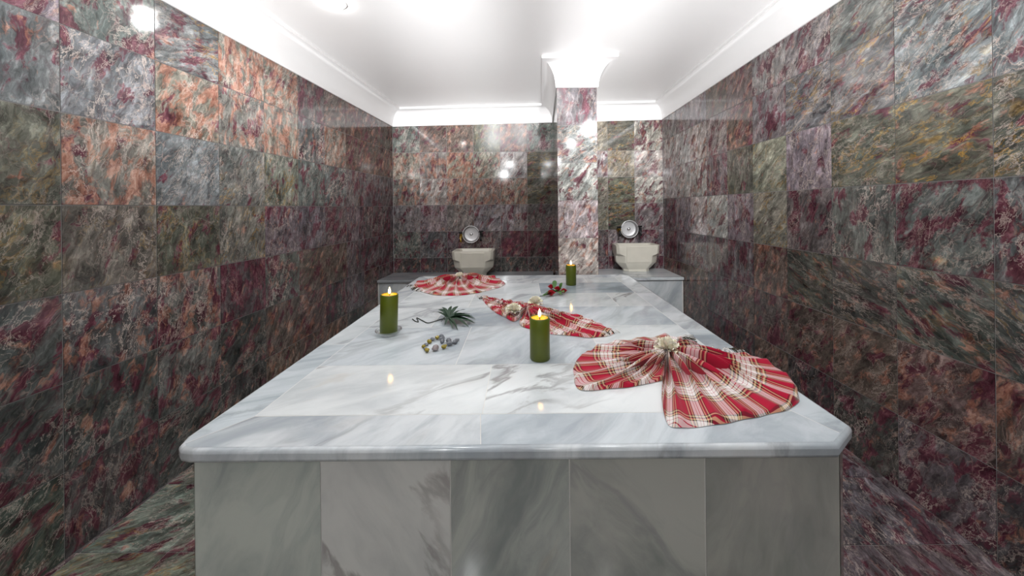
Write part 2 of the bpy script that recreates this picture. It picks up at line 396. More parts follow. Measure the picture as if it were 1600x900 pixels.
# ---- ceiling and cove
def zc(x): return 2.345 + 0.016*x
bm = bmesh.new()
c_ = [(-1.95, YR-0.1), (1.8, YR-0.1), (1.8, YB+0.1), (-1.95, YB+0.1)]
a_ = [bm.verts.new((x, y, zc(x))) for x, y in c_]; b_ = [bm.verts.new((x, y, zc(x)+0.1)) for x, y in c_]
bm.faces.new(a_[::-1]); bm.faces.new(b_)
for i in range(4): bm.faces.new((a_[i], a_[(i+1) % 4], b_[(i+1) % 4], b_[i]))
o = link('ceiling', bm, M_plaster); tag(o, kind='structure')
COVE = [(0.0, -0.004), (0.010, -0.004), (0.010, 0.0)] + [(0.010+0.105*(1-math.cos(t*PI/16)), math.sin(t*PI/16)) for t in range(1, 9)] + [(0.128, 1.0), (0.128, 2.0)]
def cove(name, corners):
    """corners: wall point, inward offset direction, height of the lower edge"""
    bm = bmesh.new(); rings = []
    for (x, y), (dx, dy), zb in corners:
        ring = []
        for o_, t in COVE:
            px, py = x+dx*o_, y+dy*o_; top = zc(px)-0.022
            z = zb+t if t < 0 else (zb+(top-zb)*t if t <= 1 else zc(px)+0.005)
            ring.append(bm.verts.new((px, py, z)))
        rings.append(ring)
    for a, b in zip(rings, rings[1:]):
        for i in range(len(a)-1): bm.faces.new((a[i], b[i], b[i+1], a[i+1]))
    bmesh.ops.recalc_face_normals(bm, faces=bm.faces)
    return autosmooth(link(name, bm, M_plaster), 30)
o = cove('trim_1', [((xl(YR), YR), (1, 1), 2.11), ((xl(YB), YB), (1, -1), 2.140), ((xr(YB), YB), (-1, -1), 2.188), ((xr(YR), YR), (-1, 1), 2.24)]); tag(o, kind='structure')

# ---- pier
ZP = 2.165
pier = empty('pillar', (0.45, 2.87, 0), 'square marble tiled pillar standing behind the platform between the two basins', 'pillar')
pl = [(0.288, 2.87), (0.612, 2.87), (0.605, 4.055), (0.36, 4.055)]
vlp = [0, 0.34, 0.645, 0.948, 1.252, 1.555, 1.86, ZP+0.01]
def face_tiles(a, b, cls, seed, name):
    A, Bv = Vector((*a, 0)), Vector((*b, 0)); d = Bv-A; L = d.length
    return tile_surface(name, A, d, (0, 0, 1), lines(0, L, 0, 0.324), vlp, cls, seed=seed)
for a, b, cls, sd, nm in ((pl[0], pl[1], ['P', 's', 'W', 'W', 'W', 'W', 'W'], 8, 'front_face'), (pl[3], pl[0], ['dGGG', 'PGGG'], 9, 'side_face'), (pl[1], pl[2], ['pPPP', 'PPPP'], 10, 'side_face')):
    o = face_tiles(a, b, cls, sd, nm); o.parent = pier; o.matrix_parent_inverse = Matrix.Translation((-0.45, -2.87, 0))
bm = bmesh.new(); add_prism(bm, [(x-0.45, y-2.87) for x, y in ((0.291, 2.873), (0.609, 2.873), (0.602, 4.05), (0.365, 4.05))], 0, ZP+0.1)
link('core', bm, M_grout, pier)
o = cove('capital', [((0.36, 4.05), (-1, 0), ZP), ((0.288, 2.87), (-1.0, -1.45), ZP), ((0.612, 2.87), (1.0, -1.45), ZP), ((0.605, 4.05), (1, 0), ZP)])
o.parent = pier; o.matrix_parent_inverse = Matrix.Translation((-0.45, -2.87, 0))

# ------------------------------------------------------------------ white marble pieces
WC = {
 'w': ((0.68,0.715,0.725), (0.40, 0.55, 0.15), 30), 'c': ((0.67,0.695,0.70), (0.42, 0.85, 0.45), 35),  # c: grey cloud is marble clouding plus a reflection put into the colour
 'b': ((0.60,0.645,0.675), (0.65, 0.35, 0.10), 50), 'g': ((0.42,0.48,0.52), (0.85, 0.30, 0.0), 10),
 'n': ((0.64,0.668,0.685), (0.75, 0.45, 0.25), 60), 'm': ((0.57,0.62,0.65), (0.8, 0.35, 0.05), 20),
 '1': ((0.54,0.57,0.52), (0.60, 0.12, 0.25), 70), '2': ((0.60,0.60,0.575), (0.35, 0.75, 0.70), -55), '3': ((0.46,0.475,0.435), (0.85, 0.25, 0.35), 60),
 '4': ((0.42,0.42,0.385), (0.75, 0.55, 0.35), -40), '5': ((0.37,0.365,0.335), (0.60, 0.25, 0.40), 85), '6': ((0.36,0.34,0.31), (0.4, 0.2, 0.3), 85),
 'k': ((0.34,0.35,0.36), (0.6, 0.3, 0.15), 5), 'l': ((0.60,0.62,0.63), (0.5, 0.5, 0.2), 10), 'q': ((0.52,0.54,0.55), (0.7, 0.4, 0.3), 80),
}
def inset2(pts, g):
    n = len(pts); out = []
    for i in range(n):
        p, a, b = Vector(pts[i]), Vector(pts[i-1]), Vector(pts[(i+1) % n])
        d1, d2 = (p-a).normalized(), (b-p).normalized()
        n1, n2 = Vector((-d1.y, d1.x)), Vector((-d2.y, d2.x))
        m = (n1+n2); den = 1+n1.dot(n2); out.append(p + m*(g/max(den, 0.2)))
    return out
def marble_faces(bm, polys, frame, h, seed, gap=0.0010):
    """polys: list of (2D counter-clockwise polygon, class); frame = (origin, u, v)"""
    rnd = random.Random(seed); org, ud, vd = [Vector(x) for x in frame]; nn = ud.cross(vd)
    uvl = bm.loops.layers.uv.verify()
    la = bm.loops.layers.float_color.get('ta') or bm.loops.layers.float_color.new('ta')
    lb = bm.loops.layers.float_color.get('tb') or bm.loops.layers.float_color.new('tb')
    uvl = bm.loops.layers.uv.verify()
    for pts, ch in polys:
        base, amt, ang = WC[ch]; ip = inset2(pts, gap)
        f = bm.faces.new([bm.verts.new(org + ud*p.x + vd*p.y + nn*h) for p in ip])
        a = math.radians(ang+rnd.uniform(-15, 15)); ca, sa = math.cos(a), math.sin(a); ox, oy = rnd.uniform(-30, 30), rnd.uniform(-30, 30)
        br = rnd.uniform(0.95, 1.05)
        for l, p in zip(f.loops, ip):
            l[uvl].uv = (p.x*ca+p.y*sa+ox, -p.x*sa+p.y*ca+oy); l[la] = (base[0]*br, base[1]*br, base[2]*br, 1); l[lb] = (*amt, 1)
def marble_solid(name, bm, ch, parent, bev=0.0, seg=3, ang=20, uvoff=(3.3, 8.1)):
    base, amt, _ = WC[ch]
    uvl = bm.loops.layers.uv.new('UVMap'); la = bm.loops.layers.float_color.new('ta'); lb = bm.loops.layers.float_color.new('tb')
    a = math.radians(ang); ca, sa = math.cos(a), math.sin(a)
    for f in bm.faces:
        for l in f.loops:
            p = l.vert.co; u, v = p.x + 0.37*p.z, p.y + 0.9*p.z
            l[uvl].uv = (u*ca+v*sa+uvoff[0], -u*sa+v*ca+uvoff[1]); l[la] = (*base, 1); l[lb] = (*amt, 1)
    o = link(name, bm, M_white, parent)
    if bev: bevel(o, bev, seg)
    return o

# ------------------------------------------------------------------ platform
ZT = 0.66
plat = empty('marble_platform', (0, 0, 0), 'large white marble platform in the middle of the room with candles and towels on it', 'platform')
slab_out = [(-0.757, 0.800), (0.705, 0.797), (0.797, 0.862), (0.832, 2.76), (0.78, 2.83), (-0.80, 2.83), (-0.826, 2.79), (-0.809, 0.85), (-0.797, 0.818), (-0.780, 0.805)]
bm = bmesh.new(); add_prism(bm, slab_out, ZT-0.032, ZT-0.0004)
o = marble_solid('top_slab', bm, 'n', plat, 0.009, 3, 55); autosmooth(o, 50)
inn = inset2(slab_out, 0.0095)
IL, IR, IF, IB = -0.705, 0.700, 0.930, 2.70
ip = [(p.x, p.y) for p in inn]
rowy = [IF, 1.223, 1.611, 1.925, 2.222, 2.53, IB]
rowx = [(-0.11,), (-0.235, 0.285), (-0.42, 0.12), (-0.30, 0.52), (-0.45, 0.11), (-0.2, 0.46)]
rowc = ['cc', 'bbw', 'wmb', 'wwc', 'wwg', 'wnw']
polys = []
for r, (xs, cs) in enumerate(zip(rowx, rowc)):
    X = [IL, *xs, IR]
    for c in range(len(X)-1): polys.append(([(X[c], rowy[r]), (X[c+1], rowy[r]), (X[c+1], rowy[r+1]), (X[c], rowy[r+1])], cs[c]))
# border strips, mitred at the corners
fl, fr, br_, bl = (-0.787, 0.8105), (0.745, 0.833), (0.80, 2.79), (-0.812, 2.805)
fl = ip[8]; 
polys += [([ip[8], ip[9], ip[0], (-0.10, ip[0][1]-0.0004), (-0.115, IF), (IL, IF)], 'n'), ([(-0.10, ip[0][1]-0.0004), ip[1], ((ip[1][0]+ip[2][0])/2, (ip[1][1]+ip[2][1])/2), (IR, IF), (-0.115, IF)], 'b')]
def lerp2(a, b, y): t = (y-a[1])/(b[1]-a[1]); return (a[0]+(b[0]-a[0])*t, y)
ys = [1.42, 2.02]; L0, L1 = ip[7], ip[6]; R0, R1 = ip[2], ip[3]
polys += [([ip[8], (IL, IF), (IL, ys[0]), lerp2(L0, L1, ys[0]), ip[7]], 'm'), ([lerp2(L0, L1, ys[0]), (IL, ys[0]), (IL, ys[1]), lerp2(L0, L1, ys[1])], 'w'), ([lerp2(L0, L1, ys[1]), (IL, ys[1]), (IL, IB), ip[5], ip[6]], 'n')]
rm = ((ip[1][0]+ip[2][0])/2, (ip[1][1]+ip[2][1])/2)
polys += [([(IR, IF), rm, ip[2], lerp2(R0, R1, 1.55), (IR, 1.55)], 'm'), ([(IR, 1.55), lerp2(R0, R1, 1.55), lerp2(R0, R1, 2.2), (IR, 2.2)], 'n'), ([(IR, 2.2), lerp2(R0, R1, 2.2), ip[3], ip[4], (IR, IB)], 'w')]
polys += [([(IL, IB), (0.0, IB), (0.0, ip[5][1]), ip[5]], 'w'), ([(0.0, IB), (IR, IB), ip[4], (0.0, ip[5][1])], 'n')]
bm = bmesh.new(); marble_faces(bm, polys, ((0, 0, ZT), (1, 0, 0), (0, 1, 0)), 0.0, 3); link('top_panels', bm, M_white, plat)
bm = bmesh.new(); add_prism(bm, [(p.x, p.y) for p in inset2(slab_out, 0.0125)], ZT-0.003, ZT-0.0003)
link('joint_grout', bm, M_grout_w, plat)
bout = [(-0.757, 0.814), (0.72, 0.814), (0.756, 0.847), (0.79, 2.79), (-0.79, 2.79), (-0.774, 0.832)]
bm = bmesh.new(); add_prism(bm, bout, 0, ZT-0.032); 
o = link('base_core', bm, M_grout_w, plat)
zb0, zb1 = 0.002, ZT-0.036
bm = bmesh.new()
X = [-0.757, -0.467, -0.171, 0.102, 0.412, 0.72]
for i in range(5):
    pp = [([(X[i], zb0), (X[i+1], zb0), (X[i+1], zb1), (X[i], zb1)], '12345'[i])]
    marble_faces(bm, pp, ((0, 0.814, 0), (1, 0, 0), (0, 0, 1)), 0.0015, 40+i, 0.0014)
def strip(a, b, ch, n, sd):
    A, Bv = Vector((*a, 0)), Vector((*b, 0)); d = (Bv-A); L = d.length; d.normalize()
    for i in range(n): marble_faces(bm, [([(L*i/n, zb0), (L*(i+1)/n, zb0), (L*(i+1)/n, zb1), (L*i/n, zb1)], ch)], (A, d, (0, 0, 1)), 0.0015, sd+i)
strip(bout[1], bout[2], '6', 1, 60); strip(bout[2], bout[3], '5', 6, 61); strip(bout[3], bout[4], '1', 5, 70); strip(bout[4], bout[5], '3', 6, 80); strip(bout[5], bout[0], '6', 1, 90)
link('base_panels', bm, M_white, plat)

# ------------------------------------------------------------------ benches under the basins
def bench(label, xa, xb_, xa2, xb2, yf, zt, top, front, seed):
    b = empty('marble_bench', ((xa+xb_)/2, yf, 0), label, 'bench')
    ox, oy = -(xa+xb_)/2, -yf
    yb = YB-0.004
    bm = bmesh.new(); add_prism(bm, [(xa+ox, 0), (xb_+ox, 0), (xb2+ox, yb-yf), (xa2+ox, yb-yf)], zt-0.028, zt)
    marble_solid('bench_top', bm, top, b, 0.005, 2, 5)
    bm = bmesh.new(); add_prism(bm, [(xa+ox+0.001, 0.022), (xb_+ox-0.001, 0.022), (xb2+ox-0.001, yb-yf-0.002), (xa2+ox+0.001, yb-yf-0.002)], 0, zt-0.0285)
    link('bench_core', bm, M_grout_w, b)
    bm = bmesh.new(); n = max(1, round((xb_-xa)/0.6)); st = 0.012; pl_ = []
    L = xb_-xa-2*st
    for i in range(n): pl_.append(([(L*i/n, 0.002), (L*(i+1)/n, 0.002), (L*(i+1)/n, zt-0.031), (L*i/n, zt-0.031)], front))
    marble_faces(bm, pl_, ((xa+ox+st, 0.0205, 0), (1, 0, 0), (0, 0, 1)), 0.0, seed)
    link('front_panels', bm, M_white, b)
bench('long grey marble bench along the back wall left of the pillar', xl(3.62)+0.004, 0.300, xl(YB)+0.004, 0.352, 3.62, 0.47, 'k', 'q', 3)
bench('short grey marble bench in the right back corner under the basin', 0.614, xr(3.52)-0.004, 0.610, xr(YB)-0.004, 3.52, 0.49, 'l', 'q', 6)

# ------------------------------------------------------------------ wash basins
def octa(hw, hd, c):
    return [(-hw+c, -hd), (hw-c, -hd), (hw, -hd+c), (hw, hd-c), (hw-c, hd), (-hw+c, hd), (-hw, hd-c), (-hw, -hd+c)]
def basin(label, x, y, z, hw, hd, H, rz):
    b = empty('wash_basin', (x, y, z), label, 'basin', rz=rz)
    lv = [(0.0, 0.60, 0.60, .045), (0.09, 0.60, 0.60, .045), (0.105, 0.64, 0.64, .048), (0.32, 0.90, 0.92, .075), (0.345, 0.93, 0.94, .078), (0.60, 0.975, 0.975, .082), (0.665, 0.975, 0.975, .034), (0.70, 0.98, 0.98, .030), (0.97, 1.0, 1.0, .028), (1.0, 0.99, 0.99, .028),
          (1.0, 0.84, 0.80, .022), (0.95, 0.80, 0.76, .024), (0.45, 0.62, 0.58, .03)]
    bm = bmesh.new(); rings = []
    for t, kw, kd, c in lv: rings.append([bm.verts.new((px, py, t*H)) for px, py in octa(hw*kw, hd*kd, c)])
    for a, c in zip(rings, rings[1:]):
        for i in range(8): bm.faces.new((a[i], a[(i+1) % 8], c[(i+1) % 8], c[i]))
    bm.faces.new(rings[0][::-1]); bm.faces.new(rings[-1])
    o = link('bowl', bm, M_basin, b); bevel(o, 0.005, 2, 15); autosmooth(o, 30)
    # raised front panel
    bm = bmesh.new(); zz = [0.36, 0.95]; wq = hw*0.55
    a = [bm.verts.new((sx*wq, -hd*0.945 - (0.0 if t < .5 else hd*0.05) - dy, t*H)) for dy in (0, 0.006) for sx, t in ((-1, .36), (1, .36), (1, .95), (-1, .95))]
    for f in ((4,5,6,7), (0,1,5,4), (1,2,6,5), (2,3,7,6), (3,0,4,7)): bm.faces.new([a[i] for i in f])
    o = link('front_panel', bm, M_basin, b); bevel(o, 0.004, 2, 30)
    return b
basin('cream marble wash basin on the long bench left of the pillar', -0.528, 3.885, 0.47, 0.222, 0.155, 0.272, 0.0)
basin('cream marble wash basin in the right back corner beside the pillar', 1.245, 3.93, 0.49, 0.235, 0.12, 0.292, 0.0)

def bowl(label, x, y, z, r, rz):
    b = empty('metal_bowl', (x, y, z), label, 'bowl', 'metal bowls hung on the taps', rz)
    rot = Matrix.Rotation(math.radians(90), 4, 'X')
    def lat(name, prof, mat):
        bm = bmesh.new(); add_lathe(bm, prof, 48); bmesh.ops.transform(bm, matrix=rot, verts=bm.verts)
        return autosmooth(link(name, bm, mat, b, True), 40)
    lat('dish', [(r*0.80, 0.004), (r*0.90, 0.022), (r*0.95, 0.040), (r*0.985, 0.040), (r*0.94, 0.020), (r*0.83, -0.003), (0, -0.006)], M_steel_shade)
    lat('base_disc', [(0.0, 0.0045), (r*0.30, 0.0045), (r*0.74, 0.0045), (r*0.77, 0.006), (r*0.80, 0.0045), (r*0.80, 0.002)], M_steel)
    n_ = 10; lat('rim', [(r*(0.965+0.035*math.cos(2*PI*i/n_)), 0.041+r*0.035*math.sin(2*PI*i/n_)) for i in range(n_+1)], M_steel)
    lat('boss', [(r*0.20, 0.0045), (r*0.20, 0.010), (r*0.15, 0.017), (r*0.07, 0.021), (0, 0.022)], M_chrome)
    return b
bowl('shiny metal bowl with a centre boss hung above the basin left of the pillar', -0.580, 4.035, 0.902, 0.098, 0.0)
bowl('shiny metal bowl with a centre boss hung above the right corner basin', 1.205, 4.035, 0.943, 0.100, 0.0)
def tap(label, x, z, mat, hm, flip):
    t = empty('water_tap', (x, YB-0.002, z), label, 'tap')
    bm = bmesh.new()
    add_tube(bm, [(0, 0.0, 0), (0, -0.006, 0)], 0.015, 20)
    add_tube(bm, [(0, -0.006, 0), (0, -0.062, 0)], 0.011, 14)
    add_tube(bm, [(0, -0.062, 0.022), (0, -0.062, -0.020)], 0.019, 14); link('body', bm, mat, t, False)
    bm = bmesh.new()
    add_tube(bm, [(0, -0.058, -0.004), (0, -0.078, -0.008), (0, -0.090, -0.022), (0, -0.094, -0.045), (0, -0.094, -0.066)], [0.012, 0.012, 0.0115, 0.011, 0.014], 12); link('spout', bm, hm if flip else mat, t, True)
    bm = bmesh.new(); add_tube(bm, [(0, -0.062, 0.018), (0, -0.062, 0.036)], 0.006, 10)
    for an in (0.4, 0.4+PI/2): add_tube(bm, [(-0.026*math.cos(an), -0.062-0.026*math.sin(an), 0.038), (0.026*math.cos(an), -0.062+0.026*math.sin(an), 0.038)], [0.010, 0.009], 8)
    link('handle', bm, hm, t, False)
tap('brass tap with a black handle left of the bowl over the left basin', -0.692, 0.885, M_brass, M_black, False)
tap('black tap right of the bowl over the left basin', -0.466, 0.895, M_black, M_black, False)
tap('brass and black tap left of the bowl over the right corner basin', 1.090, 0.930, M_brass, M_black, True)
tap('black tap right of the bowl over the right corner basin', 1.322, 0.935, M_black, M_black, False)

# ------------------------------------------------------------------ candles
def candle(label, x, y, z, h, r, tilt=0.0):
    c = empty('pillar_candle', (x, y, z), label, 'candle', 'green pillar candles on the platform'); c.rotation_euler = (0, tilt, 0)
    bm = bmesh.new(); add_lathe(bm, [(0, 0), (r-0.003, 0), (r, 0.003), (r, h-0.004), (r-0.0015, h-0.001), (r-0.004, h), (r-0.006, h-0.003)], 48); link('wax', bm, M_wax, c, True)
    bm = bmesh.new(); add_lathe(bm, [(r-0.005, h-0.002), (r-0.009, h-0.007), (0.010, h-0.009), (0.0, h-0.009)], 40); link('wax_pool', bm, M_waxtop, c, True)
    bm = bmesh.new(); add_tube(bm, [(0, 0, h-0.010), (0.0006, 0, h-0.003), (0.0012, 0, h+0.004)], 0.0013, 8); link('wick', bm, M_wick, c, True)
    bm = bmesh.new(); F = 0.030; pr = [(0, 0), (0.0030, 0.0025), (0.0052, 0.007), (0.0055, 0.011), (0.0042, 0.018), (0.0022, 0.024), (0.0008, 0.028), (0, F)]
    add_lathe(bm, [(a, h+0.0005+b) for a, b in pr], 16); link('flame', bm, M_flame, c, True)
    l = bpy.data.lights.new('flame_light', 'POINT'); l.energy = 0.30; l.shadow_soft_size = 0.006; l.color = (1.0, 0.40, 0.06)
    lo = bpy.data.objects.new('flame_light', l); C.objects.link(lo); lo.parent = c; lo.location = (0, 0, h+0.016)
    return c
candle('lit green pillar candle standing on a small glass dish at the platform left edge', -0.580, 1.528, ZT+0.0055, 0.168, 0.0365, 0.03)
candle('lit green pillar candle in the middle, nearest the viewer, bare on the marble', 0.058, 1.266, ZT+0.0006, 0.148, 0.0355)
candle('lit green pillar candle at the far end in front of the pillar', 0.333, 2.46, ZT+0.0006, 0.138, 0.0355)
gd = empty('glass_dish', (-0.580, 1.528, ZT+0.0006), 'small round clear glass dish under the left candle', 'dish')
bm = bmesh.new(); add_lathe(bm, [(0, 0), (0.034, 0), (0.038, 0.002), (0.050, 0.011), (0.0555, 0.019), (0.0545, 0.0205), (0.0525, 0.0195), (0.047, 0.0125), (0.037, 0.0046), (0, 0.0042)], 48)
link('dish', bm, M_glass, gd, True)

# ------------------------------------------------------------------ towels
def cloth_grid(bm, G, UVs):
    uvl = bm.loops.layers.uv.verify()
    V = [[bm.verts.new(p) for p in row] for row in G]
    for i in range(len(G)-1):
        for j in range(len(G[0])-1):
            ids = ((i, j), (i+1, j), (i+1, j+1), (i, j+1))
            try: f = bm.faces.new([V[a][b] for a, b in ids])
            except ValueError: continue
            f.smooth = True
            for l, (a, b) in zip(f.loops, ids): l[uvl].uv = UVs[a][b]
def fan(bm, Cc, outline, hc, amp, pleat, seed, uvo=(0, 0), N=260, Mr=44, swirl=0.02, rim=0.006, r0=0.02, uscale=1.9, crump=0.0):
    rnd = random.Random(seed)
    B = spline([(x, y, 0) for x, y in outline], N)
    arc = [0]
    for a, b in zip(B, B[1:]): arc.append(arc[-1]+(b-a).length)
    tot = arc[-1]; n = max(3, round(tot/pleat)); amps = [rnd.uniform(0.55, 1.25) for _ in range(n+2)]; shift = [rnd.uniform(-0.28, 0.28) for _ in range(n+2)]
    Cv = Vector((Cc[0], Cc[1], 0)); G = []; UVs = []
    for i in range(N):
        row = []; ur = []
        R = (B[i]-Cv).length; tang = (B[min(i+1, N-1)]-B[max(i-1, 0)]).normalized()
        s = arc[i]/tot
        ends = min(1.0, min(s, 1-s)/0.035); ends = ends*ends*(3-2*ends)
        for j in range(Mr):
            t = r0 + (1-r0)*j/(Mr-1)
            ph = s*n + 0.22*math.sin(3.1*t + seed + 5*s)*t
            kx = int(ph) % n; fr_ = ph-int(ph); fr_ += shift[kx]*math.sin(PI*fr_)*0.5
            ridge = (0.5-0.5*math.cos(2*PI*fr_))**1.25*amps[kx]
            ridge += 0.30*(0.5-0.5*math.cos(2*PI*(ph*2.0+0.3*seed)))*amps[(kx+1) % n]
            A = amp*math.exp(-((t-0.33)/0.30)**2) + 0.30*amp*t
            h = rim + hc*math.exp(-(t/0.22)**2) + A*ridge
            h += 0.004*noise.noise(Vector((s*9, t*3, seed)))*t
            if crump: h = max(0.002, h + crump*(noise.noise(Vector((B[i].x*t*22+seed, B[i].y*t*22, 4.0))) + 0.6*noise.noise(Vector((s*17, t*9, seed*1.7)))))
            edge = min(1.0, (1-t)/0.030); edge = math.sqrt(max(0.0, 1-(1-edge)**2))
            h *= (0.06 + 0.94*edge)*(0.10 + 0.90*ends)
            p = Cv.lerp(B[i], t) + tang*(swirl*math.sin(PI*t)*math.sin(6.0*s+seed)) + tang*(0.5*A*math.sin(2*PI*fr_)*edge*ends*0.6)
            rowR = 1.0 + 0.004*math.sin(2*PI*ph)*t
            p = Cv + (p-Cv)*rowR
            row.append((p.x, p.y, 0.0012+h)); ur.append((uvo[0]+arc[i]*uscale, uvo[1]+t*R*1.08))
        G.append(row); UVs.append(ur)
    cloth_grid(bm, G, UVs); return B
def patch(bm, up, lo, hfun, uvrot, uvo, Ns=150, Nt=48, uvs=(1, 1)):
    U = spline([(x, y, 0) for x, y in up], Ns); L = spline([(x, y, 0) for x, y in lo], Ns)
    ca, sa = math.cos(uvrot), math.sin(uvrot); G = []; UVs = []
    for i in range(Ns):
        row = []; ur = []
        for j in range(Nt):
            t = j/(Nt-1); s = i/(Ns-1); p = L[i].lerp(U[i], t)
            row.append((p.x, p.y, 0.0012+hfun(s, t)))
            a, b = s*0.9*uvs[0], t*0.42*uvs[1]; ur.append((a*ca+b*sa+uvo[0], -a*sa+b*ca+uvo[1]))
        G.append(row); UVs.append(ur)
    cloth_grid(bm, G, UVs)
def fringe(parent, off, segs, seed, n, ln):
    rnd = random.Random(seed); bm = bmesh.new()
    for (a, b, d) in segs:
        A, Bv, D = Vector((*a, 0)), Vector((*b, 0)), Vector((*d, 0)).normalized(); Tn = (Bv-A).normalized()
        for i in range(n):
            base = A.lerp(Bv, (i+rnd.uniform(-.3, .3))/n); L = ln*rnd.uniform(0.6, 1.2); sk = rnd.uniform(-0.8, 0.8); mi = 1 if rnd.random() < 0.5 else 0
            for q in range(4):
                o_ = rnd.uniform(-0.003, 0.003); pts = []
                for m in range(5):
                    u = m/4; pts.append(base + D*(L*u-0.006) + Tn*(o_*(1-u) + sk*L*u*u*0.6 + 0.004*math.sin(u*5+i+q)) + Vector((0, 0, 0.0022+0.012*math.sin(u*PI)*rnd.random()+0.0016*q)))
                nf = len(bm.faces); add_tube(bm, [p-off for p in pts], 0.0011, 5); bm.faces.ensure_lookup_table()
                for f in bm.faces[nf:]: f.material_index = mi; f.smooth = True
    o = link('fringe', bm, [M_fringe, M_fringe_d], parent); tag(o, kind='stuff', label='knotted white and dark fringe'); return o
def shift_bm(bm, off): bmesh.ops.translate(bm, vec=-off, verts=bm.verts)

G_T = 'red plaid towels on the platform'
off = Vector((0.507, 1.246, 0))
tw = empty('plaid_towel', (0.507, 1.246, ZT), 'large red and white plaid towel gathered into a bow at the near right corner', 'towel', G_T)
bm = bmesh.new()
Lo = [(0.470,1.130),(0.431,1.098),(0.372,1.076),(0.318,1.058),(0.249,1.048),(0.171,1.040),(0.156,1.08),(0.165,1.179),(0.190,1.254),(0.256,1.331),(0.329,1.385),(0.43,1.425),(0.53,1.445),(0.615,1.445),(0.628,1.39),(0.58,1.30)]
Ro = [(0.545,1.285),(0.60,1.293),(0.656,1.292),(0.741,1.279),(0.815,1.252),(0.832,1.208),(0.834,1.165),(0.826,1.099),(0.787,1.020),(0.738,0.960),(0.678,0.928),(0.605,0.906),(0.528,0.885),(0.453,0.868),(0.392,0.862),(0.355,0.866),(0.362,0.919),(0.386,0.996),(0.425,1.085),(0.470,1.16)]
fan(bm, (0.507, 1.246), Lo, 0.022, 0.034, 0.090, 3, (0.03, 0.05))
fan(bm, (0.507, 1.246), Ro, 0.022, 0.036, 0.095, 8, (0.40, 0.02))
shift_bm(bm, off); link('cloth', bm, M_plaid, tw)
fringe(tw, off, [((0.60, 1.290), (0.82, 1.252), (0.1, 1)), ((0.622, 1.44), (0.585, 1.32), (1, 0.2))], 4, 13, 0.075)
off = Vector((-0.464, 2.60, 0))
tw = empty('plaid_towel', (-0.464, 2.60, ZT), 'red plaid towel spread like a fan at the far left corner', 'towel', G_T)
bm = bmesh.new()
Fo = [(-0.40,2.70),(-0.30,2.745),(-0.215,2.74),(-0.20,2.68),(-0.16,2.60),(-0.125,2.52),(-0.145,2.42),(-0.222,2.31),(-0.327,2.215),(-0.441,2.182),(-0.546,2.205),(-0.615,2.255),(-0.692,2.335),(-0.738,2.40),(-0.765,2.47),(-0.758,2.58),(-0.69,2.665),(-0.60,2.71),(-0.52,2.71)]
fan(bm, (-0.464, 2.60), Fo, 0.024, 0.034, 0.135, 5, (0.1, 0.06), swirl=0.015)
shift_bm(bm, off); link('cloth', bm, M_plaid, tw)
fringe(tw, off, [((-0.765, 2.46), (-0.64, 2.29), (-0.7, -0.55))], 6, 12, 0.045)
off = Vector((0.03, 1.78, 0))
tw = empty('plaid_towel', (0.03, 1.78, ZT), 'red plaid towel twisted lengthwise across the middle of the platform', 'towel', G_T)
bm = bmesh.new()
mr = [(0.045,1.90),(0.090,1.905),(0.140,1.855),(0.205,1.795),(0.278,1.730),(0.335,1.630),(0.386,1.512),(0.330,1.470),(0.262,1.460),(0.20,1.484),(0.114,1.508),(0.010,1.587),(-0.018,1.640),(-0.010,1.70)]
ml = [(-0.020,1.72),(-0.046,1.675),(-0.092,1.745),(-0.130,1.80),(-0.166,1.872),(-0.205,1.975),(-0.240,2.085),(-0.258,2.150),(-0.159,2.062),(-0.064,2.012),(0.027,1.972),(0.080,1.930),(0.06,1.88)]
fan(bm, (0.022, 1.80), mr, 0.020, 0.030, 0.075, 4, (0.02, 0.11), swirl=0.016, uscale=1.6, crump=0.006)
fan(bm, (0.010, 1.81), ml, 0.020, 0.026, 0.065, 7, (0.22, 0.03), swirl=0.022, uscale=1.6, crump=0.014)
shift_bm(bm, off); link('cloth', bm, M_plaid, tw)
fringe(tw, off, [((0.384, 1.515), (0.30, 1.472), (0.8, -0.5)), ((-0.24, 2.09), (-0.25, 2.14), (-1, 0.1))], 9, 5, 0.03)

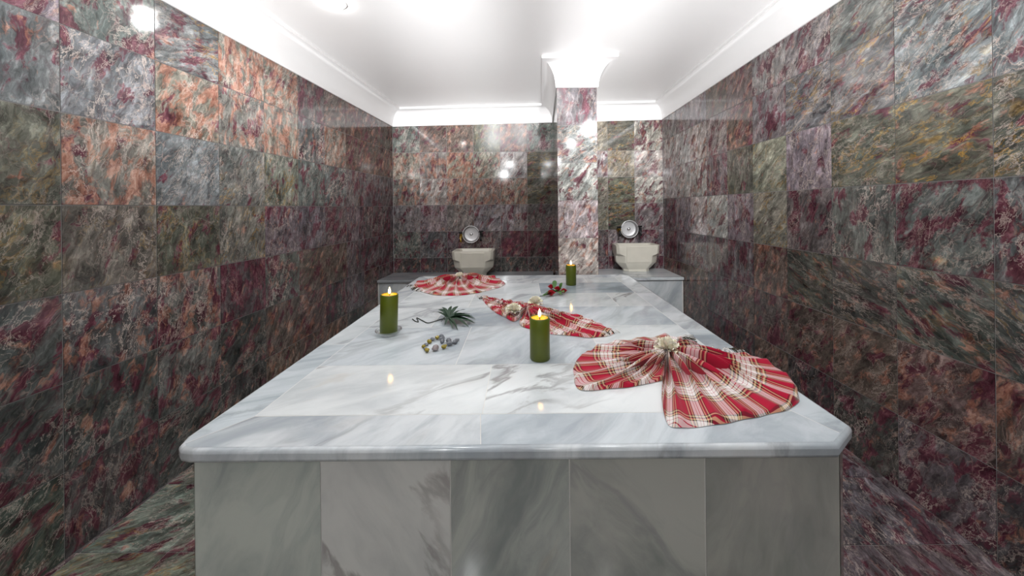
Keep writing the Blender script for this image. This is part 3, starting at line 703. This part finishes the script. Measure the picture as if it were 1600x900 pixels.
# ------------------------------------------------------------------ flowers
def carnation(label, x, y, z, R, seed):
    rnd = random.Random(seed); bm = bmesh.new()
    for n, rr, el, hz in ((9, 1.0, 8, .18), (10, 0.98, 26, .20), (9, 0.92, 43, .22), (8, 0.84, 58, .24), (7, 0.78, 72, .26), (4, 0.74, 84, .28)):
        for i in range(n):
            az = 2*PI*(i+rnd.uniform(-.3, .3))/n + hz*9; e = math.radians(el+rnd.uniform(-10, 10)); L = R*rr*rnd.uniform(.85, 1.12); wd = 0.36*R*(1.15-0.35*(el/90))
            D = Vector((math.cos(az)*math.cos(e), math.sin(az)*math.cos(e), math.sin(e))); Tn = Vector((-math.sin(az), math.cos(az), 0)); Nn = D.cross(Tn)*-1
            V = []; ph = rnd.uniform(0, 6)
            for a in range(5):
                u = a/4; row = []
                for b in range(9):
                    v = b/4-1; ww = wd*(0.18+0.82*u**0.7)
                    ext = L*(u*(1-0.16*v*v)) + (0.07*L*math.sin(b*2.6+ph) if a == 4 else 0)
                    p = D*ext + Tn*(v*ww) + Nn*(0.12*R*u*math.sin(v*5.5+ph)*u + 0.10*L*math.sin(u*PI*.9)*0.5)
                    p.z += hz*R
                    row.append(bm.verts.new(p))
                V.append(row)
            for a in range(4):
                for b in range(8): bm.faces.new((V[a][b], V[a+1][b], V[a+1][b+1], V[a][b+1])).smooth = True
    zmin = min(v.co.z for v in bm.verts)
    bmesh.ops.translate(bm, vec=(0, 0, -zmin), verts=bm.verts)
    o = link('carnation', bm, M_cream); o.location = (x, y, z); tag(o, label, 'flower', 'cream carnations on the towels'); return o
carnation('cream carnation on the knot of the large near towel', 0.502, 1.238, ZT+0.036, 0.043, 1)
carnation('cream carnation at the front of the twisted middle towel', -0.048, 1.745, ZT+0.028, 0.040, 2)
carnation('cream carnation at the back of the twisted middle towel, behind the nearest candle', 0.066, 1.885, ZT+0.028, 0.038, 3)
carnation('cream carnation on the knot of the far left fan towel', -0.462, 2.59, ZT+0.032, 0.038, 4)

def blade(bm, base, tip, wd, lift=0.0, droop=0.0, n=9, twist=0.0, fold=0.25):
    """a leaf blade from base to tip with a midrib fold; lift bows it upward"""
    b, t = Vector(base), Vector(tip); ax = (t-b); side = ax.cross(Vector((0, 0, 1)))
    if side.length < 1e-6: side = Vector((1, 0, 0))
    side.normalize(); V = []
    for i in range(n):
        u = i/(n-1); p = b.lerp(t, u) + Vector((0, 0, lift*math.sin(PI*u)))
        ww = wd*max(0.02, math.sin(PI*min(1, 0.10+0.90*u))**0.8) if u < 1 else wd*0.02
        s_ = side*math.cos(twist*u) + Vector((0, 0, 1))*math.sin(twist*u)
        V.append([bm.verts.new(p - s_*ww + Vector((0, 0, fold*ww))), bm.verts.new(p), bm.verts.new(p + s_*ww + Vector((0, 0, fold*ww)))])
    for a, c in zip(V, V[1:]):
        for k_ in range(2): bm.faces.new((a[k_], a[k_+1], c[k_+1], c[k_])).smooth = True
rs = empty('rose_sprig', (0.20, 2.24, ZT), 'sprig of small red roses with green leaves lying at the far end', 'flower')
def rosebloom(cx, cy, cz, R, seed):
    rnd = random.Random(seed); bm = bmesh.new()
    for n, rr, hh, op in ((5, 1.0, 0.75, 0.55), (4, 0.78, 0.95, 0.30), (3, 0.5, 1.05, 0.12), (2, 0.26, 1.08, 0.0)):
        for i in range(n):
            a0 = 2*PI*(i+rnd.uniform(-.15, .15))/n + rr*4; V = []
            for a in range(5):
                u = a/4; row = []
                for b in range(6):
                    v = (b/5-0.5)*2*PI/n*1.35
                    r = R*rr*(0.30+0.70*math.sin(u*PI/2)**0.8) + R*op*0.5*u**3; z = R*1.5*hh*u*(1-0.12*abs(b/5-0.5)*2*u) - R*op*0.35*u**4
                    row.append(bm.verts.new((cx+r*math.cos(a0+v), cy+r*math.sin(a0+v), cz+z)))
                V.append(row)
            for a in range(4):
                for b in range(5): bm.faces.new((V[a][b], V[a][b+1], V[a+1][b+1], V[a+1][b])).smooth = True
    return link('bloom', bm, M_rose, rs)
for i, (x, y, z, R) in enumerate(((-0.018, 0.055, 0.012, 0.018), (-0.030, -0.080, 0.003, 0.021), (0.020, 0.010, 0.008, 0.019), (0.055, -0.02, 0.004, 0.017))): rosebloom(x, y, z, R, 20+i)
for (a, b) in (((-0.03, -0.09, 0.008), (-0.088, -0.115, 0.006)), ((-0.02, -0.085, 0.01), (-0.065, -0.10, 0.022)), ((0.0, 0.03, 0.02), (0.008, 0.075, 0.062)), ((0.03, 0.0, 0.015), (0.048, 0.01, 0.060)), ((0.01, -0.03, 0.012), (0.03, -0.10, 0.010)), ((0.0, -0.03, 0.01), (-0.002, -0.06, 0.028)), ((0.03, -0.02, 0.01), (0.05, -0.075, 0.018))):
    bm = bmesh.new(); blade(bm, a, b, 0.015, 0.008); link('leaf', bm, M_leaf, rs)
bm = bmesh.new(); add_tube(bm, [(-0.10, -0.10, 0.004), (-0.03, -0.06, 0.006), (0.01, 0.0, 0.008), (0.055, -0.02, 0.006)], 0.0022, 6); add_tube(bm, [(0.0, -0.01, 0.007), (-0.018, 0.055, 0.012)], 0.002, 6); link('stem', bm, M_stem, rs, True)

# ------------------------------------------------------------------ palm leaf
pm = empty('palm_leaf', (-0.349, 1.671, ZT), 'dark green palm leaf with a curly stem lying on the left half of the platform', 'leaf')
bm = bmesh.new()
up_ = [(-0.449,1.741,.030),(-0.424,1.768,.034),(-0.416,1.800,.040),(-0.366,1.805,.042),(-0.328,1.800,.042),(-0.285,1.758,.036)]
rt_ = [(-0.266,1.722,.020),(-0.250,1.735,.018),(-0.240,1.712,.016),(-0.232,1.700,.013),(-0.226,1.690,.012),(-0.219,1.673,.010),(-0.221,1.640,.006),(-0.236,1.655,.012)]
dn_ = [(-0.244,1.597,.003),(-0.288,1.558,.002),(-0.313,1.575,.003),(-0.360,1.620,.004),(-0.385,1.655,.006)]
for i, (x, y, z) in enumerate(up_ + rt_ + dn_):
    blade(bm, ((i % 3-1)*0.004, (i % 2)*0.004, 0.022+0.001*(i % 4)), (x+0.349, y-1.671, z), 0.0092 if i < 14 else 0.0078, 0.012, twist=0.5 if i % 2 else -0.3)
link('leaflets', bm, M_palm, pm)
st_ = [(0.0,0.0,.020),(-0.041,0.033,.008),(-0.074,0.010,.004),(-0.100,-0.006,.003),(-0.135,0.030,.003),(-0.172,0.072,.003),(-0.170,0.060,.003),(-0.152,0.022,.003),(-0.148,0.010,.003),(-0.165,0.020,.003),(-0.190,0.055,.003)]
bm = bmesh.new(); add_tube(bm, spline(st_, 60), 0.0023, 7); link('stem', bm, M_stem, pm, True)

# ------------------------------------------------------------------ polished stones
ST = [(-0.355,1.462,'y',.016,'olive yellow polished stone at the back of the stone ring'), (-0.376,1.417,'y',.016,'olive yellow polished stone at the back left of the stone ring'), (-0.386,1.372,'y',.015,'olive yellow polished stone at the far left of the stone ring'),
 (-0.362,1.331,'y',.016,'olive yellow polished stone nearest the viewer in the stone ring'), (-0.306,1.364,'y',.016,'olive yellow polished stone at the front right, beside the big pinkish stone'),
 (-0.370,1.446,'g',.014,'small grey stone between the two olive stones at the back left'), (-0.382,1.394,'g',.013,'small grey stone between the two olive stones on the left'), (-0.374,1.350,'g',.012,'small pale grey stone behind the nearest olive stone'),
 (-0.334,1.346,'p',.022,'largest pinkish grey stone at the front of the stone ring'), (-0.342,1.482,'g',.014,'small grey stone farthest back in the stone ring'), (-0.333,1.450,'g',.017,'grey stone in the middle of the back row, under the palm leaf'),
 (-0.325,1.420,'g',.017,'dark grey stone at the inner dip of the stone ring'), (-0.300,1.424,'g',.019,'flat grey stone right of the dip in the stone ring'), (-0.290,1.392,'g',.019,'dark grey stone at the right front of the stone ring'),
 (-0.272,1.410,'g',.017,'pale grey stone at the far right of the stone ring'), (-0.270,1.440,'g',.013,'small grey stone at the right back tip of the stone ring')]
for i, (x, y, kd, r, lab) in enumerate(ST):
    rnd = random.Random(100+i); bm = bmesh.new(); bmesh.ops.create_icosphere(bm, subdivisions=3, radius=1.0)
    sx, sy, sz = r*rnd.uniform(.62, .74), r*rnd.uniform(.48, .58), r*rnd.uniform(.42, .5)
    for v in bm.verts:
        d = 1 + 0.22*noise.noise(v.co*1.3 + Vector((i*7.1, 0, 0))) + 0.05*noise.noise(v.co*4+Vector((0, i*3.3, 0)))
        v.co = Vector((v.co.x*sx*d, v.co.y*sy*d, v.co.z*sz*d))
    zmin = min(v.co.z for v in bm.verts); bmesh.ops.translate(bm, vec=(0, 0, -zmin), verts=bm.verts)
    o = link('polished_stone', bm, {'y': M_ystone, 'g': M_gstone, 'p': M_pstone}[kd], None, True); o.location = (x, y, ZT+0.0006); o.rotation_euler = (0, 0, rnd.uniform(0, 3))
    tag(o, lab, 'stone', 'polished stones laid in a ring')

# ------------------------------------------------------------------ ceiling downlight
lx, ly = -1.011, 1.95
dl = empty('ceiling_downlight', (lx, ly, zc(lx)), 'bright round downlight in the white ceiling at the upper left', 'lamp')
bm = bmesh.new(); add_lathe(bm, [(0.036, -0.003), (0.048, -0.0035), (0.058, -0.0005), (0.058, 0.003)], 40); link('rim', bm, M_plaster, dl, True)
bm = bmesh.new(); add_lathe(bm, [(0.042, -0.004), (0.038, -0.012), (0.026, -0.020), (0.0, -0.024)], 32); link('lens', bm, M_lens, dl, True)
l = bpy.data.lights.new('downlight_light', 'SPOT'); l.energy = 22; l.shadow_soft_size = 0.035; l.spot_size = math.radians(165); l.spot_blend = 0.6
lo = bpy.data.objects.new('downlight_light', l); C.objects.link(lo); lo.location = (0, 0, -0.065); lo.parent = dl
